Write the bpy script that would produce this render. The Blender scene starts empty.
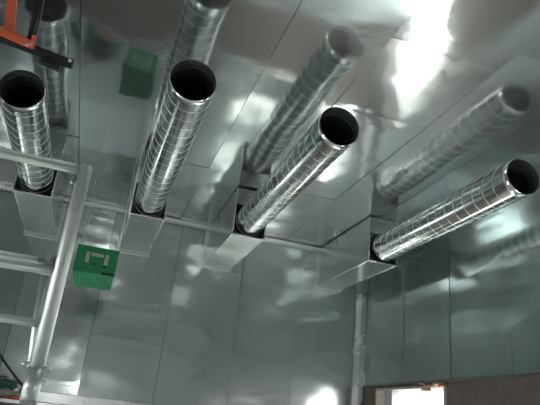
import bpy, bmesh, math, random
from math import pi, sin, cos
from mathutils import Vector, Matrix, noise

random.seed(7)
SC = bpy.context.scene
COL = SC.collection

# ------------------------------------------------------------------ place
D = 0.32                         # duct diameter
EYE = 1.6
XR, XL = 3.644, -2.75            # right / left wall
YW, YB = 7.451, -3.6             # back wall (seen) / wall behind the camera
ZC = 4.098                       # ceiling
ZB = 2.262                       # lower edge of the sheet lining on the right wall
ZL = 1.715                       # lower edge of the lining on the back wall

# ------------------------------------------------------------------ materials
def new_mat(name):
    m = bpy.data.materials.new(name); m.use_nodes = True
    nt = m.node_tree
    return m, nt, nt.nodes['Principled BSDF']

def galvanized(name, c0, c1, r0, r1, bump=.10, scuff=0.0, big=1.3, stretch=(1, 1, 1), haze=0.):
    m, nt, b = new_mat(name)
    N, L = nt.nodes, nt.links
    tc = N.new('ShaderNodeTexCoord')
    mp = N.new('ShaderNodeMapping'); mp.inputs['Scale'].default_value = stretch
    L.new(tc.outputs['Object'], mp.inputs['Vector'])
    n1 = N.new('ShaderNodeTexNoise'); n1.inputs['Scale'].default_value = big; n1.inputs['Detail'].default_value = 5
    L.new(mp.outputs[0], n1.inputs['Vector'])
    vo = N.new('ShaderNodeTexVoronoi'); vo.inputs['Scale'].default_value = 60
    L.new(tc.outputs['Object'], vo.inputs['Vector'])
    mixf = N.new('ShaderNodeMath'); mixf.operation = 'MULTIPLY_ADD'
    sep = N.new('ShaderNodeSeparateColor'); L.new(vo.outputs['Color'], sep.inputs[0])
    L.new(sep.outputs[0], mixf.inputs[0]); mixf.inputs[1].default_value = .05
    L.new(n1.outputs['Fac'], mixf.inputs[2])
    cr = N.new('ShaderNodeMix'); cr.data_type = 'RGBA'
    L.new(mixf.outputs[0], cr.inputs[0]); cr.inputs[6].default_value = (*c0, 1); cr.inputs[7].default_value = (*c1, 1)
    mr = N.new('ShaderNodeMapRange'); mr.inputs[1].default_value = .35; mr.inputs[2].default_value = .8
    mr.inputs[3].default_value = r0; mr.inputs[4].default_value = r1
    L.new(mixf.outputs[0], mr.inputs[0])
    col, rough = cr.outputs[2], mr.outputs[0]
    if scuff:
        n2 = N.new('ShaderNodeTexNoise'); n2.inputs['Scale'].default_value = 7; n2.inputs['Detail'].default_value = 8
        n2.inputs['Distortion'].default_value = 1.2
        L.new(tc.outputs['Object'], n2.inputs['Vector'])
        n3 = N.new('ShaderNodeTexNoise'); n3.inputs['Scale'].default_value = .9
        L.new(tc.outputs['Object'], n3.inputs['Vector'])
        ad = N.new('ShaderNodeMath'); ad.operation = 'MULTIPLY'
        L.new(n2.outputs['Fac'], ad.inputs[0]); L.new(n3.outputs['Fac'], ad.inputs[1])
        m2 = N.new('ShaderNodeMapRange'); m2.inputs[1].default_value = .30; m2.inputs[2].default_value = .52
        m2.inputs[3].default_value = 0; m2.inputs[4].default_value = scuff
        L.new(ad.outputs[0], m2.inputs[0])
        ra = N.new('ShaderNodeMath'); ra.operation = 'ADD'; L.new(rough, ra.inputs[0]); L.new(m2.outputs[0], ra.inputs[1])
        rough = ra.outputs[0]
    L.new(col, b.inputs['Base Color']); L.new(rough, b.inputs['Roughness'])
    b.inputs['Metallic'].default_value = 1
    if bump:
        nb = N.new('ShaderNodeTexNoise'); nb.inputs['Scale'].default_value = 9; nb.inputs['Detail'].default_value = 3
        L.new(mp.outputs[0], nb.inputs['Vector'])
        bp = N.new('ShaderNodeBump'); bp.inputs['Strength'].default_value = bump; bp.inputs['Distance'].default_value = .02
        L.new(nb.outputs['Fac'], bp.inputs['Height']); L.new(bp.outputs[0], b.inputs['Normal'])
    if haze:                                     # dull zinc bloom: part of the light is scattered in a broad lobe
        b2 = N.new('ShaderNodeBsdfPrincipled'); b2.inputs['Metallic'].default_value = 1
        b2.inputs['Roughness'].default_value = .42; L.new(col, b2.inputs['Base Color'])
        ms = N.new('ShaderNodeMixShader'); ms.inputs[0].default_value = haze
        L.new(b.outputs[0], ms.inputs[1]); L.new(b2.outputs[0], ms.inputs[2])
        L.new(ms.outputs[0], N['Material Output'].inputs['Surface'])
    return m

def plain(name, c, rough=.5, metal=0., noise_amt=.25, scale=12, bump=0.):
    m, nt, b = new_mat(name)
    N, L = nt.nodes, nt.links
    tc = N.new('ShaderNodeTexCoord')
    n1 = N.new('ShaderNodeTexNoise'); n1.inputs['Scale'].default_value = scale; n1.inputs['Detail'].default_value = 6
    L.new(tc.outputs['Object'], n1.inputs['Vector'])
    mx = N.new('ShaderNodeMix'); mx.data_type = 'RGBA'
    L.new(n1.outputs['Fac'], mx.inputs[0])
    mx.inputs[6].default_value = (*[v * (1 - noise_amt) for v in c], 1)
    mx.inputs[7].default_value = (*[min(1, v * (1 + noise_amt)) for v in c], 1)
    L.new(mx.outputs[2], b.inputs['Base Color'])
    b.inputs['Roughness'].default_value = rough; b.inputs['Metallic'].default_value = metal
    if bump:
        bp = N.new('ShaderNodeBump'); bp.inputs['Strength'].default_value = bump; bp.inputs['Distance'].default_value = .02
        L.new(n1.outputs['Fac'], bp.inputs['Height']); L.new(bp.outputs[0], b.inputs['Normal'])
    return m

M = {}
M['ceil'] = galvanized('galvanized_ceiling_sheet', (.62, .67, .672), (.69, .72, .718), .075, .13, .03, .10, haze=.16)
M['wall'] = galvanized('galvanized_wall_sheet', (.575, .65, .66), (.64, .69, .695), .12, .17, .03, 0, haze=.18)
M['duct'] = galvanized('galvanized_duct_steel', (.70, .72, .71), (.76, .77, .76), .13, .17, 0, 0, 3)
M['seam'] = plain('folded_seam_steel', (.74, .76, .76), .35, 1, .1, 40)
M['duct_shade'] = plain('painted_duct_shade', (.024, .032, .034), .8, 0, .2, 8)  # shade inside the steel pipes, painted as a near-black colour
M['sleeve'] = galvanized('sleeve_sheet_steel', (.62, .67, .67), (.68, .71, .70), .16, .26, .03, .1)
M['trim'] = galvanized('bright_trim_steel', (.78, .82, .82), (.84, .86, .86), .22, .32, .02)
M['tube'] = galvanized('scaffold_aluminium', (.52, .57, .565), (.60, .64, .635), .46, .56, .02, 0, 6)
M['zinc'] = plain('zinc_fitting', (.28, .30, .30), .35, 1, .2, 60)
M['dark'] = plain('dark_gap', (.02, .022, .024), .8)
M['floor'] = plain('dusty_concrete_floor', (.42, .42, .40), .85, 0, .2, 3, .2)
M['masonry'] = plain('brown_render', (.095, .082, .073), .9, 0, .35, 9, .4)
M['plaster'] = plain('pale_plaster', (.46, .49, .47), .9, 0, .12, 4, .2)
M['apron'] = plain('pale_concrete_apron', (.62, .61, .58), .9, 0, .08, 2)
M['earth'] = plain('dark_earth', (.022, .024, .02), .95, 0, .4, 2)
M['concrete'] = plain('grey_concrete_frame', (.30, .28, .26), .9, 0, .3, 20, .3)
M['white'] = plain('white_door_post', (.75, .73, .68), .6, 0, .06)
M['post'] = plain('grey_door_post', (.30, .31, .31), .6, 0, .15)
M['green'] = plain('green_plastic', (.010, .185, .078), .42, 0, .08, 30)
M['green2'] = plain('green_plastic_ribs', (.05, .42, .21), .45, 0, .1, 40)
M['hole'] = plain('black_hole', (.004, .010, .007), .8)
M['pale'] = plain('pale_slot_fill', (.36, .38, .34), .5, 0, .15, 30)  # light wall behind the crate slots, put into a plain colour
M['orange'] = plain('orange_paint', (.85, .17, .075), .45, 0, .15, 18)
M['black'] = plain('black_paint', (.010, .013, .015), .35, 0, .4, 20)
M['blackm'] = plain('black_tube', (.022, .026, .028), .28, .6, .3, 20)
M['foam'] = plain('beige_foam', (.42, .33, .22), .9, 0, .4, 40, .5)
M['redfoam'] = plain('red_scrap', (.42, .11, .08), .8, 0, .3, 30)
M['rag'] = plain('grey_rag', (.30, .29, .28), .95, 0, .3, 25, .4)
M['red'] = plain('red_paint', (.45, .09, .06), .6, 0, .3, 30)
M['dgreen'] = plain('dark_green_paint', (.012, .06, .035), .5, 0, .3, 20)
M['tape'] = plain('green_tape', (.05, .20, .12), .5, 0, .2, 20)
M['cable'] = plain('black_cable', (.012, .012, .013), .6)
M['wire'] = plain('galvanized_wire', (.5, .52, .52), .4, 1)

# ------------------------------------------------------------------ mesh helpers
def link(name, bm, mats, parent=None, smooth=False, loc=None):
    bmesh.ops.recalc_face_normals(bm, faces=bm.faces[:]) if not getattr(bm, '_keep', False) else None
    me = bpy.data.meshes.new(name); bm.to_mesh(me); bm.free()
    for m in (mats if isinstance(mats, (list, tuple)) else [mats]): me.materials.append(m)
    if smooth:
        for p in me.polygons: p.use_smooth = True
    o = bpy.data.objects.new(name, me); COL.objects.link(o)
    if parent is not None: o.parent = parent
    if loc is not None: o.location = loc
    return o

def empty(name, loc):
    o = bpy.data.objects.new(name, None); o.empty_display_size = .1; COL.objects.link(o); o.location = loc
    return o

def tag(o, label=None, cat=None, group=None, kind=None):
    if label: o['label'] = label
    if cat: o['category'] = cat
    if group: o['group'] = group
    if kind: o['kind'] = kind
    return o

def box(bm, x0, x1, y0, y1, z0, z1, mi=0, bev=0.):
    r = bmesh.ops.create_cube(bm, size=1)
    vs = r['verts']
    for v in vs:
        v.co = Vector(((x0 + x1) / 2 + v.co.x * (x1 - x0), (y0 + y1) / 2 + v.co.y * (y1 - y0), (z0 + z1) / 2 + v.co.z * (z1 - z0)))
    fs = set(f for v in vs for f in v.link_faces)
    for f in fs: f.material_index = mi
    if bev:
        es = list(set(e for v in vs for e in v.link_edges))
        bmesh.ops.bevel(bm, geom=es, offset=bev, segments=2, affect='EDGES', profile=.6)
    return vs

def tube(bm, pts, r, n=16, mi=0, cap=True, taper=None):
    """round tube along a polyline"""
    pts = [Vector(p) for p in pts]
    rings = []
    for i, p in enumerate(pts):
        t = (pts[min(i + 1, len(pts) - 1)] - pts[max(i - 1, 0)]).normalized()
        up = Vector((0, 0, 1)) if abs(t.z) < .9 else Vector((0, 1, 0))
        a = t.cross(up).normalized(); b = a.cross(t)
        rr = r if taper is None else taper[i]
        rings.append([bm.verts.new(p + (a * cos(2 * pi * k / n) + b * sin(2 * pi * k / n)) * rr) for k in range(n)])
    for i in range(len(rings) - 1):
        for k in range(n):
            f = bm.faces.new((rings[i][k], rings[i][(k + 1) % n], rings[i + 1][(k + 1) % n], rings[i + 1][k]))
            f.material_index = mi; f.smooth = True
    if cap:
        for q in (rings[0], rings[-1]):
            f = bm.faces.new(q); f.material_index = mi
    return rings

def bar(bm, p, q, w, h, mi=0, side=None):
    """rectangular bar from p to q; w across 'side', h across the third axis"""
    p, q = Vector(p), Vector(q); t = (q - p).normalized()
    s = Vector(side).normalized() if side else Vector((0, 1, 0))
    s = (s - t * s.dot(t)).normalized(); u = t.cross(s)
    vs = []
    for e in (p, q):
        for a, b in ((-1, -1), (1, -1), (1, 1), (-1, 1)):
            vs.append(bm.verts.new(e + s * a * w / 2 + u * b * h / 2))
    for f in ((0, 1, 2, 3), (7, 6, 5, 4), (0, 4, 5, 1), (1, 5, 6, 2), (2, 6, 7, 3), (3, 7, 4, 0)):
        bm.faces.new([vs[i] for i in f]).material_index = mi

def blob(bm, c, r, seed=0, amp=.35, mi=0, sub=3, freq=2.2):
    res = bmesh.ops.create_icosphere(bm, subdivisions=sub, radius=1)
    off = Vector((seed * 3.7, seed * 1.3, seed * 5.1))
    for v in res['verts']:
        d = 1 + amp * noise.noise(v.co * freq + off) + amp * .5 * noise.noise(v.co * freq * 2.3 + off)
        v.co = Vector(c) + Vector((v.co.x * r[0], v.co.y * r[1], v.co.z * r[2])) * d
        for f in v.link_faces: f.material_index = mi; f.smooth = True

# ------------------------------------------------------------------ sheet linings (dented, lapped metal sheets)
def sheets(bm, o, u, v, n, cells, step=.05, dent=.0016, wave=(1.6, 1.6), tilt=.0035, ridge=0., mi=0, seed=0, bow=0., calm=()):
    """cells: list of (u0,u1,v0,v1). o + u*U + v*V is the lining plane, n points into the room."""
    o, u, v, n = Vector(o), Vector(u), Vector(v), Vector(n)
    rnd = random.Random(seed + 11)
    for ci, (u0, u1, v0, v1) in enumerate(cells):
        g = .0022
        tu, tv = rnd.uniform(-tilt, tilt), rnd.uniform(-tilt, tilt)
        lift = .004 + .004 * (ci % 2)
        nu, nv = max(2, int((u1 - u0) / step)), max(2, int((v1 - v0) / step))
        if (round(u0, 2), round(v0, 2)) in calm: tu = tv = 0.
        bu, bv = rnd.uniform(-bow, bow), rnd.uniform(-bow, bow) * .6
        if (round(u0, 2), round(v0, 2)) in calm: bu = bv = 0.
        off = Vector((rnd.uniform(0, 50), rnd.uniform(0, 50), rnd.uniform(0, 50)))
        grid = []
        for i in range(nu + 1):
            row = []
            for j in range(nv + 1):
                a = u0 + g + (u1 - u0 - 2 * g) * i / nu; b = v0 + g + (v1 - v0 - 2 * g) * j / nv
                P = Vector((a * wave[0], b * wave[1], 0))
                h = dent * (noise.noise(P + off) + .55 * noise.noise(P * 2.3 + off))
                # long creases running across the sheet
                if ridge:
                    h += ridge * math.exp(-((noise.noise(Vector((a * .55, b * 2.4, 3.)) + off)) / .055) ** 2)
                e = min(i, nu - i) / nu; h *= min(1, .25 + e * 5)
                fu, fv = 2 * i / nu - 1, 2 * j / nv - 1
                h *= min(1, .3 + (1 - abs(fv)) * 4)
                h += bu * (1 - fu * fu) + bv * (1 - fv * fv)
                h += lift + tu * (a - (u0 + u1) / 2) + tv * (b - (v0 + v1) / 2)
                row.append(bm.verts.new(o + u * a + v * b + n * h))
            grid.append(row)
        flip = u.cross(v).dot(n) < 0
        for i in range(nu):
            for j in range(nv):
                q = (grid[i][j], grid[i + 1][j], grid[i + 1][j + 1], grid[i][j + 1])
                f = bm.faces.new(q[::-1] if flip else q); f.smooth = True; f.material_index = mi
        # turned-back edges
        border = [grid[i][0] for i in range(nu)] + [grid[nu][j] for j in range(nv)] + \
                 [grid[i][nv] for i in range(nu, 0, -1)] + [grid[0][j] for j in range(nv, 0, -1)]
        front = [bm.verts.new(q.co) for q in border]; back = [bm.verts.new(q.co - n * .012) for q in border]
        for k in range(len(border)):
            k2 = (k + 1) % len(border)
            q = (front[k], back[k], back[k2], front[k2])
            f = bm.faces.new(q[::-1] if flip else q); f.material_index = mi

def setting(name, bm, mats):
    o = link(name, keep(bm), mats); o['kind'] = 'structure'; return o

class KB: pass
def keep(bm): return bm

# link() recalculates normals; for the open sheets that is harmless.
# ---- floor
bm = bmesh.new(); box(bm, XL - .3, XR + .3, YB - .3, YW + .3, -.2, 0)
setting('floor', bm, M['floor'])

# ---- ground outside the doorway: a pale concrete apron, darker earth beyond
bm = bmesh.new(); box(bm, XR + .31, 4.80, -1.5, 8.6, -.2, -.02, 0, .01); box(bm, 4.81, 30, -12, 30, -.3, -.05, 1)
box(bm, XR + .31, 4.80, 8.61, 30, -.3, -.05, 1)
setting('ground', bm, [M['apron'], M['earth']])

# ---- ceiling: strips running front to back, each with its own cross joints
bm = bmesh.new()
XS = [XL, -1.95, -1.22, -.52, .15, .82, 1.49, 2.33, 3.0, XR]
cells = []
for k in range(len(XS) - 1):
    x0, x1 = XS[k], XS[k + 1]
    if k == 6: ys = [YB, -1.9, -.95, 0, .93, 1.86, 2.8, 3.74, 4.68, 5.61, 6.55, YW]
    elif k == 8: ys = [YB, -1.5, .45, 2.4, 4.3, 6.2, YW]
    elif k == 5: ys = [YB, -1.7, .2, 2.05, 3.35, 5.5, YW]
    elif k % 2: ys = [YB, -1.2, .7, 2.6, 4.5, 6.4, YW]
    else: ys = [YB, -2.1, -.2, 1.7, 3.6, 5.5, YW]
    for a, b in zip(ys[:-1], ys[1:]): cells.append((x0, x1, a, b))
sheets(bm, (0, 0, ZC), (1, 0, 0), (0, 1, 0), (0, 0, -1), cells, .04, .0048, (1.6, 1.5), .011, .0008, 0, 3, .0045, ((1.49, 2.8), (2.33, 2.4)))
box(bm, XL - .3, XR + .3, YB - .3, YW + .3, ZC + .012, ZC + .25, 1)
setting('ceiling', bm, [M['ceil'], M['dark']])

# ---- back wall
bm = bmesh.new()
xs = [XL, -1.83, -.92, -.012, .879, 1.792, 2.635, XR]
cells = [(a, b, ZL, ZC) for a, b in zip(xs[:-1], xs[1:])]
sheets(bm, (0, YW, 0), (1, 0, 0), (0, 0, 1), (0, -1, 0), cells, .032, .0055, (.9, 2.2), .010, .0022, 0, 5, .009)
box(bm, XL - .3, XR + .3, YW + .014, YW + .3, 0, ZC, 1)
setting('wall_back', bm, [M['wall'], M['masonry']])

# ---- right wall: metal lining above, brown render and openings below
DY0, DY1, DZ = 5.43, 6.98, 2.215      # doorway
WY0, WY1, WZ0, WZ1 = .3, 2.5, .45, 1.6  # window further along
bm = bmesh.new()
ys = [YB, -2.3, -1.35, -.4, .56, 1.52, 2.48, 3.44, 4.39, 5.34, 6.29, YW]
cells = [(a, b, ZB, ZC) for a, b in zip(ys[:-1], ys[1:])]
sheets(bm, (XR, 0, 0), (0, 1, 0), (0, 0, 1), (-1, 0, 0), cells, .032, .0050, (.8, 2.0), .010, .0022, 0, 8, .009)
T0, T1 = XR + .014, XR + .26
box(bm, T0, T1, YB - .3, YW + .3, ZB, ZC, 1)
for y0, y1, z0, z1 in ((YB - .3, WY0, 0, ZB), (WY0, WY1, 0, WZ0), (WY0, WY1, WZ1, ZB), (WY1, DY0, 0, ZB),
                       (DY0, DY1, DZ, ZB), (DY1, YW + .3, 0, ZB)):
    box(bm, T0, T1, y0, y1, z0, z1, 1)
setting('wall_right', bm, [M['wall'], M['masonry']])

# ---- left wall
bm = bmesh.new()
cells = [(a, b, ZB, ZC) for a, b in zip(ys[:-1], ys[1:])]
sheets(bm, (XL, 0, 0), (0, 1, 0), (0, 0, 1), (1, 0, 0), cells, .08, .0038, (.8, 2.0), .006, 0, 0, 18)
EY0, EY1, EZ = .6, 2.8, 1.25            # doorway outside the photograph
for y0, y1, z0 in ((YB - .3, EY0, 0), (EY0, EY1, EZ), (EY1, YW + .3, 0)):
    box(bm, XL - .26, XL - .014, y0, y1, z0, ZC, 1)
setting('wall_left', bm, [M['wall'], M['masonry']])

# ---- wall behind the camera with a wide opening
LX0, LX1, LZ0, LZ1 = -.75, 0, 1.55, 2.14
bm = bmesh.new()
for x0, x1, z0, z1 in ((XL - .3, LX0, 0, ZC), (LX0, LX1, 0, LZ0), (LX0, LX1, LZ1, ZC), (LX1, XR + .3, 0, ZC)):
    box(bm, x0, x1, YB - .26, YB, z0, z1)
setting('wall_front', bm, [M['plaster']])

# ---- trims
def trim(name, bm, m=None):
    return setting(name, bm, [m or M['trim']])
bm = bmesh.new()                       # angle along ceiling / back wall, in three lengths
for a, b in ((XL + .02, -.5), (-.497, 1.2), (1.203, XR - .06)):
    box(bm, a, b, YW - .034, YW - .026, ZC - .070, ZC - .016)
    box(bm, a, b, YW - .085, YW - .034, ZC - .024, ZC - .016)
trim('trim_1', bm)
bm = bmesh.new()                       # rounded corner profile
prof = []
for k in range(9):
    a = pi / 2 * k / 8
    prof.append((XR - .010 - .070 * (1 - sin(a)) , YW - .010 - .070 * (1 - cos(a))))
prof = [(XR - .125, YW - .010), (XR - .125, YW - .020)] + [(x - .004, y - .004) for x, y in prof[::-1]] + [(XR - .020, YW - .125), (XR - .010, YW - .125)]
lo = [bm.verts.new((x, y, ZL)) for x, y in prof]; hi = [bm.verts.new((x, y, ZC - .07)) for x, y in prof]
for k in range(len(prof) - 1):
    bm.faces.new((lo[k], lo[k + 1], hi[k + 1], hi[k])).smooth = 2 < k < len(prof) - 4
lo2 = bm.verts.new((XR - .010, YW - .010, ZL)); hi2 = bm.verts.new((XR - .010, YW - .010, ZC - .07))
bm.faces.new(lo + [lo2]); bm.faces.new(hi[::-1] + [hi2])
bm.faces.new((lo[0], hi[0], hi2, lo2)); bm.faces.new((lo[-1], lo2, hi2, hi[-1]))
trim('trim_2', bm, M['trim'])
bm = bmesh.new()                       # base channel and ledge under the back lining
box(bm, XL + .02, 2.86, YW - .05, YW + .013, 1.60, ZL, 0, .004)
box(bm, XL + .02, 2.86, YW - .38, YW + .013, 1.555, 1.598, 0, .004)
trim('trim_3', bm, M['trim'])
bm = bmesh.new()                       # dark seat of the lining above the doorway
box(bm, XR - .012, XR + .013, YB + .05, YW - .05, ZB - .016, ZB - .001)
trim('trim_4', bm, M['zinc'])

# ---- doorway frame
bm = bmesh.new()
box(bm, XR - .01, XR + .26, DY0 + .002, DY1 - .002, DZ - .030, DZ - .002, 0, .004)
box(bm, XR - .01, XR + .26, DY1 - .035, DY1 - .002, 0, DZ - .031, 0, .004)
box(bm, XR - .01, XR + .26, DY0 + .002, DY0 + .030, 0, DZ - .031, 0, .004)
door = setting('door_1', bm, [M['concrete']])
bm = bmesh.new(); box(bm, XR + .02, XR + .12, 6.60, 6.78, .002, DZ - .032, 0, .006)
link('door_post', bm, M['post'], door)
bm = bmesh.new(); box(bm, XR + .13, XR + .20, 6.79, 6.942, .002, DZ - .032, 0, .006)
link('white_post', bm, M['white'], door)
# ---- window frames (outside the photograph, they let the daylight in)
bm = bmesh.new()
for y0, y1, z0, z1 in ((WY0, WY1, WZ0, WZ0 + .05), (WY0, WY1, WZ1 - .05, WZ1), (WY0, WY0 + .05, WZ0 + .05, WZ1 - .05), (WY1 - .05, WY1, WZ0 + .05, WZ1 - .05), (1.37, 1.43, WZ0 + .05, WZ1 - .05)):
    box(bm, XR + .1, XR + .16, y0, y1, z0, z1)
setting('window_1', bm, [M['post']])
bm = bmesh.new()
for x0, x1, z0, z1 in ((LX0, LX1, LZ0, LZ0 + .05), (LX0, LX1, LZ1 - .05, LZ1), (LX0, LX0 + .05, LZ0 + .05, LZ1 - .05), (LX1 - .05, LX1, LZ0 + .05, LZ1 - .05)):
    box(bm, x0, x1, YB - .16, YB - .1, z0, z1)
setting('window_2', bm, [M['post']])

# ------------------------------------------------------------------ spiral ducts and their sleeves
ZA = 3.7106
DX = [-.8515, .3002, 1.4189, 3.0743]
DE = [4.0306, 3.3241, 3.4259, 3.4642]
YR = 5.8375
H = .1806
NAMES = ['leftmost spiral duct, beside the scaffold rail, its dark open mouth touching the photo\'s left edge',
         'second spiral duct from the left, its open end above and right of the green crate',
         'third spiral duct from the left, slanting right, in the middle of the photo',
         'rightmost spiral duct, long and nearly level along the right wall']
SL = ['square steel sleeve holding the leftmost duct, behind the scaffold post',
      'square steel sleeve holding the second duct, up and right of the green crate',
      'square steel sleeve holding the third duct, in the middle of the ceiling edge',
      'square steel sleeve holding the rightmost duct, next to the room corner']
PITCH = .140
def duct_mesh(y0, y1, n=72):
    bm = bmesh.new(); r = D / 2
    ny = max(2, int((y1 - y0) / .07))
    def cyl(rad, mi, flip):
        rings = []
        for j in range(ny + 1):
            y = y0 + (y1 - y0) * j / ny
            rings.append([bm.verts.new((rad * cos(2 * pi * k / n), y, rad * sin(2 * pi * k / n))) for k in range(n)])
        for j in range(ny):
            for k in range(n):
                q = (rings[j][k], rings[j][(k + 1) % n], rings[j + 1][(k + 1) % n], rings[j + 1][k])
                f = bm.faces.new(q[::-1] if flip else q); f.smooth = True; f.material_index = mi
        return rings
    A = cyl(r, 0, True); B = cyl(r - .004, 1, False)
    for q in (0, -1):
        for k in range(n):
            f = bm.faces.new((A[q][k], A[q][(k + 1) % n], B[q][(k + 1) % n], B[q][k])); f.material_index = 0
    return bm
def seam_mesh(y0, y1, phase, n=64):
    """lock seam: a low rounded rib wound outside, and its groove showing as a thin line inside"""
    bm = bmesh.new(); r = D / 2
    total = (y1 - y0) / PITCH + 2
    def strip(prof, sign, mi):
        prev = None
        steps = int(total * n)
        for s in range(steps + 1):
            a = 2 * pi * s / n; yc = y0 - PITCH + PITCH * s / n + phase
            ring = []
            for dy, dr in prof:
                y = min(max(yc + dy, y0 + .001), y1 - .001); rr = r + sign * dr
                ring.append(bm.verts.new((rr * cos(a), y, rr * sin(a))))
            if prev and not (yc < y0 - .012 or yc > y1 + .012):
                for k in range(len(ring)):
                    k2 = (k + 1) % len(ring)
                    f = bm.faces.new((prev[k], prev[k2], ring[k2], ring[k])); f.material_index = mi; f.smooth = True
            prev = ring
    strip([(-.0035, -.001), (-.0022, .0016), (.0022, .0016), (.0035, -.001)], 1, 0)
    strip([(-.0022, .0035), (-.0015, .0055), (.0015, .0055), (.0022, .0035)], -1, 1)
    lone = [v for v in bm.verts if not v.link_faces]
    bmesh.ops.delete(bm, geom=lone, context='VERTS')
    return bm
M['innerline'] = plain('inner_seam_line', (.13, .16, .16), .6, 0, .2, 20)
for i in range(4):
    L0 = YW - .03 - DE[i]
    t = empty('spiral_duct', (DX[i], DE[i], ZA))
    tag(t, NAMES[i], 'duct', 'four spiral ducts under the ceiling')
    link('duct_pipe', duct_mesh(0, L0), [M['duct'], M['duct_shade']], t)
    link('spiral_seam', seam_mesh(0, L0, .03 + .027 * i), [M['seam'], M['innerline']], t)
    bm = bmesh.new()
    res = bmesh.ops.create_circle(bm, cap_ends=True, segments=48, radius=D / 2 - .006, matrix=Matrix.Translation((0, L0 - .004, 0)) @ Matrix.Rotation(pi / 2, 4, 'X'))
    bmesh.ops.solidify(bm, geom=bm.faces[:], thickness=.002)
    link('end_cap', bm, M['duct_shade'], t)  # far end closed in the same painted darkness
    # sleeve: a box of folded sheet from the wall, closed up to the ceiling, with a square front hole
    t = empty('duct_sleeve', (DX[i], YR, ZA - H))
    tag(t, SL[i], 'duct sleeve', 'square sleeves the ducts come out of')
    dep = YW - .014 - YR
    bm = bmesh.new(); th = .004
    top = ZC - .0180 - (ZA - H)
    def wob(vs): return vs
    box(bm, -H, H, 0, dep, 0, th)                      # bottom
    box(bm, -H, -H + th, 0, dep, th, top)
    box(bm, H - th, H, 0, dep, th, top)
    bmesh.ops.remove_doubles(bm, verts=bm.verts[:], dist=.0005)
    es = [e for e in bm.edges if abs((e.verts[0].co - e.verts[1].co).y) > .5 and abs(abs(e.verts[0].co.x) - H) < .001 and abs(e.verts[0].co.z) < .001]
    bmesh.ops.bevel(bm, geom=es, offset=.010, segments=3, affect='EDGES', profile=.5)
    # divide and dent a little
    bmesh.ops.subdivide_edges(bm, edges=[e for e in bm.edges if abs((e.verts[0].co - e.verts[1].co).y) > .5], cuts=22, use_grid_fill=True)
    for v in bm.verts:
        k = v.co.y / dep
        d = .004 * noise.noise(Vector((v.co.x * 4 + i * 9, v.co.y * 2.4, v.co.z * 4)))
        if abs(v.co.x) > H - .01: v.co.x += d * min(1, k * 3)
        if v.co.z < .01: v.co.z += d * min(1, k * 3)
    link('sleeve_body', bm, M['sleeve'], t)
    bm = bmesh.new(); h2 = .170                          # face plate above the hole and the hole's lips
    box(bm, -H - .006, H + .006, -.006, -.001, H + h2, top)
    link('face_plate', bm, M['sleeve'], t)
    bm = bmesh.new()
    box(bm, -H - .012, H + .012, -.014, -.001, -.012, .003, 0, .002)
    box(bm, -H - .010, -H + .004, -.012, -.001, .004, top, 0, .002)
    box(bm, H - .004, H + .010, -.012, -.001, .004, top, 0, .002)
    link('hole_lip', bm, M['trim'], t)
    bm = bmesh.new()                                     # flange where the sleeve meets the wall
    box(bm, -H - .030, H + .030, dep - .006, dep - .001, -.030, -.003)
    box(bm, -H - .030, -H - .002, dep - .006, dep - .001, -.003, top - .06)
    box(bm, H + .002, H + .030, dep - .006, dep - .001, -.003, top - .06)
    box(bm, -H - .004, H + .004, dep - .012, dep - .006, -.010, -.003)
    link('wall_flange', bm, M['trim'], t)
    for sx in (-1, 1):                                   # folded corner seams along the underside
        bm = bmesh.new(); tube(bm, [(sx * (H - .002), .003, .001), (sx * (H - .002), dep - .013, .001)], .0055, 10)
        link('folded_corner', bm, M['trim'], t)
    bm = bmesh.new()
    tube(bm, [(-.06, -.018, top - .06), (-.06, -.006, top - .06)], .010, 6)
    link('bolt', bm, M['zinc'], t)

# ------------------------------------------------------------------ scaffold: post and rails in front, left
PX, PY = -.147, 2.07
t = empty('scaffold', (PX, PY, 0))
tag(t, 'aluminium scaffold frame with one round post and rails leaving the photo at left', 'scaffold')
bm = bmesh.new()
rings = tube(bm, [(0, 0, .012), (0, 0, .85)], .0265, 24)
tube(bm, [(0, 0, .85), (0, 0, 1.60)], .0262, 24)
tube(bm, [(0, 0, 1.60), (0, 0, 1.70)], .0275, 24)
tube(bm, [(0, 0, 1.70), (0, 0, 2.405), (0, 0, 2.432)], .0255, 24, taper=[.0255, .0255, .022])
link('post', bm, M['tube'], t)
bm = bmesh.new()
rings = tube(bm, [(-1.55, .0, .012), (-1.55, .0, 2.43)], .0255, 24)
link('post', bm, M['tube'], t)
for px in (0, -1.55):
    bm = bmesh.new(); box(bm, px - .07, px + .07, -.07, .07, 0, .011, 0, .003); link('foot_plate', bm, M['zinc'], t)
for z, r in ((2.412, .0185), (2.024, .0180), (1.842, .0135), (1.35, .0135), (1.05, .0135), (.75, .0135), (.45, .0135)):
    bm = bmesh.new(); tube(bm, [(-1.527, 0, z + .004), (-.024, 0, z)], r, 18); link('rail', bm, M['tube'], t)
bm = bmesh.new(); tube(bm, [(-1.5, .19, 2.095), (-.085, .19, 2.088)], .017, 18); link('rail', bm, M['tube'], t)
bm = bmesh.new(); tube(bm, [(-.046, .034, 2.018), (-.036, .036, 1.86), (-.012, .036, 1.66)], .0165, 18); link('brace', bm, M['tube'], t)
def clamp(x, y, z, s=1.):
    b = bmesh.new()
    tube(b, [(x - .012 * s, y, z), (x + .012 * s, y, z)], .026 * s, 16)
    bar(b, (x, y - .03 * s, z - .012 * s), (x, y + .03 * s, z - .012 * s), .010 * s, .014 * s, 0, (1, 0, 0))
    tube(b, [(x, y - .036 * s, z + .016 * s), (x, y + .012 * s, z + .016 * s)], .009 * s, 6)
    tube(b, [(x + .014 * s, y - .02, z), (x + .026 * s, y - .02, z)], .007 * s, 6)
    link('clamp', b, M['zinc'], t)
clamp(-.085, .19, 2.088, .95)
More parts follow.
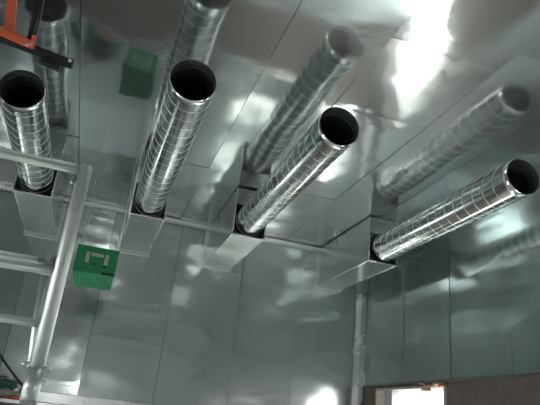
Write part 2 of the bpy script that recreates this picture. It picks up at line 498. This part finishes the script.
clamp(-.032, .012, 2.055, .75)
clamp(-.030, .005, 2.366, .72)
bm = bmesh.new(); tube(bm, [(-.06, .19, 2.088), (-.020, .02, 2.066)], .010, 10); link('tie', bm, M['zinc'], t)
for x, z in ((-.033, 1.712), (.033, 1.705), (.030, 1.668)):
    bm = bmesh.new(); tube(bm, [(x * .7, -.006, z), (x * 1.25, -.006, z)], .0045, 8); tube(bm, [(x * 1.15, -.006, z), (x * 1.35, -.006, z)], .0075, 6)
    link('lock_pin', bm, M['seam'], t)
bm = bmesh.new(); tube(bm, [(-.016, -.0285, 1.628), (-.016, -.020, 1.628)], .008, 8); link('lock_pin', bm, M['seam'], t)

# ------------------------------------------------------------------ green crate hung from the ceiling
t = empty('plastic_crate', (-.10, 5.6, 2.782))
tag(t, 'green plastic crate with pale filled slots and ribbed bottom, hanging right of the scaffold post', 'crate')
W2, DP, HT = .196, .66, .252
bm = bmesh.new()
th = .012
# front wall with the handle opening and two side slots cut out
def panel(bm, y0, y1):
    xs_ = [-W2, -.105, -.068, .075, .112, W2]
    box(bm, -W2, W2, y0, y1, .012, .100)                       # below the slots
    box(bm, -W2, W2, y0, y1, .208, HT)                         # above
    box(bm, -W2, -.105, y0, y1, .100, .208); box(bm, .112, W2, y0, y1, .100, .208)
    box(bm, -.068, .075, y0, y1, .100, .170)
    box(bm, -.068, -.055, y0, y1, .170, .208); box(bm, .062, .075, y0, y1, .170, .208)
panel(bm, 0, th); 
box(bm, -W2, W2, DP - th, DP, .012, HT)
box(bm, -W2, -W2 + th, th, DP - th, .012, HT); box(bm, W2 - th, W2, th, DP - th, .012, HT)
box(bm, -W2 - .006, W2 + .006, -.006, DP + .006, HT, HT + .012, 0, .003)
link('crate_body', bm, M['green'], t)
bm = bmesh.new()
box(bm, -W2, W2, 0, DP, .004, .011, 1)
for k in range(15):
    x = -W2 + .012 + k * (2 * W2 - .024) / 14
    box(bm, x - .0070, x + .0070, 0, DP, -.014, .004, 0, .002)
for y in (.0, .16, .32, .48, DP - .012): box(bm, -W2, W2, y, y + .012, -.008, .004)
link('ribbed_bottom', bm, [M['green2'], M['green']], t)
bm = bmesh.new()  # solid pale fill added where light wall shows through the open slots
box(bm, -.104, -.069, .002, .010, .101, .207, 0, .003); box(bm, .076, .111, .002, .010, .101, .207, 0, .003)
box(bm, -.054, .061, .002, .010, .171, .207, 0, .003)
h = link('handle', bm, M['pale'], t); h['label'] = 'pale grey infill standing in for light wall seen through the slots'
for x, z, r in ((-.015, .095, .011), (.085, .085, .013)):
    bm = bmesh.new(); tube(bm, [(x, -.003, z), (x, .001, z)], r, 14); link('hole', bm, M['hole'], t)
bm = bmesh.new(); box(bm, .075, W2 - .004, -.003, .001, .008, .030, 0, .001); link('label_slot', bm, M['hole'], t)
for x, y in ((-W2 + .02, .05), (W2 - .02, .05), (-W2 + .02, DP - .05), (W2 - .02, DP - .05)):
    bm = bmesh.new(); tube(bm, [(x, y, HT + .01), (x, y, ZC - .012 - 2.787)], .0016, 6); link('hanging_wire', bm, M['wire'], t)

# ------------------------------------------------------------------ orange and black lifting bracket, upper left
t = empty('lifting_bracket', (-.48, 1.9, 2.79))
tag(t, 'orange steel bracket with black arm and bar hanging at the top left corner', 'bracket')
def L(x, z): return (x + .48, z - 2.79)
bm = bmesh.new()                                   # upright, up to a plate under the ceiling
x0, z0 = L(-.492, 2.795); x1, z1 = L(-.520, 2.94)
k = (ZC - .03 - 2.79 - z0) / (z1 - z0); xt = x0 + (x1 - x0) * k
bar(bm, (x0, 0, z0), (xt, 0, ZC - .03 - 2.79), .03, .032, 0, (0, 1, 0))
link('upright', bm, M['orange'], t)
bm = bmesh.new(); box(bm, xt - .06, xt + .06, -.06, .06, ZC - .03 - 2.79, ZC - .014 - 2.79, 0, .003); link('ceiling_plate', bm, M['orange'], t)
bm = bmesh.new()                                   # orange channel
a, b = L(-.80, 2.835), L(-.402, 2.757)
bar(bm, (a[0], -.028, a[1]), (b[0], -.028, b[1]), .004, .030, 0, (0, 1, 0))
bar(bm, (a[0], -.014, a[1] - .010), (b[0], -.014, b[1] - .010), .026, .004, 0, (0, 1, 0))
bar(bm, (a[0], .001, a[1] + .014), (b[0] - .02, .001, b[1] + .014), .004, .052, 0, (0, 1, 0))
bar(bm, (b[0], -.028, b[1] - .012), (b[0] - .006, -.028, b[1] + .040), .006, .014, 0, (0, 1, 0))
link('channel', bm, M['orange'], t)
bm = bmesh.new()                                   # black arm
c, d = L(-.418, 2.765), L(-.433, 2.95)
k = (ZC - .03 - 2.79 - c[1]) / (d[1] - c[1]); xt2 = c[0] + (d[0] - c[0]) * k
tube(bm, [(c[0], .004, c[1]), (xt2, .004, ZC - .03 - 2.79)], .0145, 16)
link('arm', bm, M['blackm'], t)
bm = bmesh.new(); tube(bm, [(c[0] + .0165, -.002, c[1] + .01), (xt2 + .0165, -.002, ZC - .03 - 2.79)], .0018, 8); link('rod', bm, M['zinc'], t)
bm = bmesh.new(); box(bm, xt2 - .05, xt2 + .05, -.05, .05, ZC - .03 - 2.79, ZC - .014 - 2.79, 0, .003); link('ceiling_plate', bm, M['black'], t)
bm = bmesh.new()                                   # black bar under the channel
a, b = L(-.80, 2.806), L(-.262, 2.7305)
bar(bm, (a[0], -.010, a[1] + .002), (b[0], -.010, b[1] + .002), .030, .022, 0, (0, 1, 0))
link('bar', bm, M['black'], t)
bm = bmesh.new()
a, b = L(-.366, 2.722), L(-.300, 2.708)
bar(bm, (a[0], -.004, a[1]), (b[0], -.004, b[1]), .026, .020, 0, (0, 1, 0))
link('stop_block', bm, M['black'], t)
for x, z, y in ((-.272, 2.735, -.030), (-.408, 2.757, -.034), (-.420, 2.752, -.034)):
    q = L(x, z); bm = bmesh.new(); tube(bm, [(q[0], y, q[1]), (q[0], y + .012, q[1])], .006, 8); link('bolt', bm, M['seam'], t)

# ------------------------------------------------------------------ torn scrap over the doorway
t = empty('foam_scrap', (XR - .05, 5.60, 2.195))
tag(t, 'torn beige foam scrap poking out over the bright doorway at the bottom right', 'scrap')
bm = bmesh.new()
blob(bm, (-.015, .02, -.005), (.035, .12, .020), 1, .5)
blob(bm, (-.020, -.14, .018), (.030, .10, .014), 2, .5)
blob(bm, (-.020, .12, -.030), (.030, .045, .026), 3, .5)
link('foam', bm, M['foam'], t)
bm = bmesh.new(); blob(bm, (-.022, .045, -.038), (.022, .045, .018), 6, .4); link('grey_flap', bm, M['rag'], t)
bm = bmesh.new(); blob(bm, (-.020, -.20, .000), (.022, .05, .014), 9, .5); link('red_end', bm, M['redfoam'], t)
bm = bmesh.new(); tube(bm, [(-.02, .26, .035), (-.02, .12, .022)], .005, 8); link('wire_end', bm, M['seam'], t)

# ------------------------------------------------------------------ clutter on the ledge of the back wall
ZT = 1.598
bm = bmesh.new()
blob(bm, (0, 0, .045), (.11, .045, .058), 4, .45); blob(bm, (.11, .0, .035), (.08, .04, .045), 5, .5); blob(bm, (-.10, .0, .03), (.08, .04, .042), 8, .4)
for v in bm.verts: v.co.z = max(v.co.z, 0)
o = link('rag', bm, M['rag'], None, True, (-.76, YW - .255, ZT + .001)); tag(o, 'crumpled grey rag on the wall ledge at the bottom left', 'rag')
bm = bmesh.new(); blob(bm, (0, 0, .02), (.065, .018, .018), 12, .5, 0, 2); blob(bm, (-.09, 0, .016), (.03, .014, .012), 13, .5, 0, 2)
for v in bm.verts: v.co.z = max(v.co.z, 0)
o = link('red_scrap', bm, M['red'], None, True, (-.66, YW - .350, ZT + .001)); tag(o, 'small red scrap in front of the grey rag on the ledge', 'scrap')
t = empty('toolbox', (-.86, YW - .155, ZT + .001)); tag(t, 'dark green toolbox behind the grey rag at the left edge', 'toolbox')
bm = bmesh.new(); box(bm, -.20, .16, -.045, .045, 0, .16, 0, .008); link('body', bm, M['dgreen'], t)
bm = bmesh.new(); box(bm, -.205, .165, -.05, .05, .161, .195, 0, .008); link('lid', bm, M['dgreen'], t)
bm = bmesh.new(); tube(bm, [(-.08, 0, .196), (-.08, 0, .225), (.04, 0, .225), (.04, 0, .196)], .007, 10); link('handle', bm, M['black'], t)
t = empty('tape_roll', (-.585, YW - .125, ZT + .001)); tag(t, 'green tape roll standing behind the rag at the bottom left', 'tape')
bm = bmesh.new(); n = 28; R1, R0 = .068, .036
rr = [[bm.verts.new((r_ * cos(2 * pi * k / n), y_, R1 + r_ * sin(2 * pi * k / n))) for k in range(n)] for r_, y_ in ((R1, -.022), (R1, .022), (R0, .022), (R0, -.022))]
for a in range(4):
    for k in range(n): bm.faces.new((rr[a][k], rr[a][(k + 1) % n], rr[(a + 1) % 4][(k + 1) % n], rr[(a + 1) % 4][k]))
link('tape', bm, M['tape'], t)
bm = bmesh.new(); rr = [[bm.verts.new((r_ * cos(2 * pi * k / n), y_, R1 + r_ * sin(2 * pi * k / n))) for k in range(n)] for r_, y_ in ((R0 - .0005, -.021), (R0 - .0005, .021), (R0 - .005, .021), (R0 - .005, -.021))]
for a in range(4):
    for k in range(n): bm.faces.new((rr[a][k], rr[a][(k + 1) % n], rr[(a + 1) % 4][(k + 1) % n], rr[(a + 1) % 4][k]))
link('core', bm, M['rag'], t)
bm = bmesh.new()
pts = []
for k in range(21):
    s = k / 20
    pts.append((-1.43 + .80 * s, YW - .045 - .01 * sin(pi * s), 2.62 - .87 * s - .05 * sin(pi * s)))
pts.append((-.608, YW - .058, 1.72)); pts.append((-.600, YW - .062, ZT + .145))
tube(bm, pts, .011, 10)
o = link('power_cable', bm, M['cable'], None, True); tag(o, 'black cable hanging slantwise down the back wall at the lower left', 'cable')

# ------------------------------------------------------------------ daylight
w = bpy.data.worlds.new('Daylight'); SC.world = w; w.use_nodes = True
nt = w.node_tree; N, Lk = nt.nodes, nt.links
bg = N['Background']
tc = N.new('ShaderNodeTexCoord'); sp = N.new('ShaderNodeSeparateXYZ'); Lk.new(tc.outputs['Generated'], sp.inputs[0])
ramp = N.new('ShaderNodeValToRGB'); mr = N.new('ShaderNodeMapRange')
mr.inputs[1].default_value = -1; mr.inputs[2].default_value = 1
Lk.new(sp.outputs['Z'], mr.inputs[0]); Lk.new(mr.outputs[0], ramp.inputs[0])
e = ramp.color_ramp.elements
e[0].position = .40; e[0].color = (.62, .62, .58, 1)
e[1].position = .52; e[1].color = (1, 1, 1, 1)
e2 = ramp.color_ramp.elements.new(.8); e2.color = (.80, .95, 1.0, 1)
Lk.new(ramp.outputs[0], bg.inputs['Color']); bg.inputs['Strength'].default_value = 14.0

def portal(name, loc, rot, sx, sy):
    li = bpy.data.lights.new(name, 'AREA'); li.shape = 'RECTANGLE'; li.size = sx; li.size_y = sy
    li.cycles.is_portal = True
    o = bpy.data.objects.new(name, li); COL.objects.link(o); o.location = loc; o.rotation_euler = rot
portal('door_daylight', (XR + .255, (DY0 + DY1) / 2, DZ / 2), (0, pi / 2, 0), DZ, DY1 - DY0)
portal('window_daylight', (XR + .255, (WY0 + WY1) / 2, (WZ0 + WZ1) / 2), (0, pi / 2, 0), WZ1 - WZ0, WY1 - WY0)
portal('left_door_daylight', (XL - .255, (EY0 + EY1) / 2, EZ / 2), (0, -pi / 2, 0), EZ, EY1 - EY0)
portal('rear_window_daylight', ((LX0 + LX1) / 2, YB - .255, (LZ0 + LZ1) / 2), (pi / 2, 0, 0), LX1 - LX0, LZ1 - LZ0)

sl = bpy.data.lights.new('sun', 'SUN'); sl.energy = 60; sl.angle = .009; sl.color = (1, .95, .87)
so = bpy.data.objects.new('sun', sl); COL.objects.link(so); so.location = (8, 6, 7)
so.rotation_euler = Vector((-1.34, -1.5, -1.5)).to_track_quat('-Z', 'Y').to_euler()

# ------------------------------------------------------------------ camera
cam = bpy.data.cameras.new('camera'); cam.sensor_width = 36; cam.sensor_fit = 'HORIZONTAL'; cam.lens = 569.16 / 540 * 36
cam.clip_start = .02
co = bpy.data.objects.new('camera', cam); COL.objects.link(co)
Rm = ((0.9464357448196322, 0.24965965749310307, -0.20476678526590786),
      (-0.3058381764411321, 0.8965037175723691, -0.3205371962972234),
      (0.10354897758486507, 0.36599336032139745, 0.9248386180527827))
co.matrix_world = Matrix(((Rm[0][0], Rm[0][2], -Rm[0][1], 0), (Rm[1][0], Rm[1][2], -Rm[1][1], 0), (Rm[2][0], Rm[2][2], -Rm[2][1], EYE), (0, 0, 0, 1)))
SC.camera = co

SC.view_settings.view_transform = 'Standard'; SC.view_settings.look = 'None'
SC.view_settings.gamma = 1; SC.view_settings.use_curve_mapping = False
SC.view_settings.exposure = 0.27
SC.cycles.max_bounces = 16; SC.cycles.glossy_bounces = 14; SC.cycles.diffuse_bounces = 4
SC.cycles.sample_clamp_indirect = 6
SC.cycles.use_denoising = True
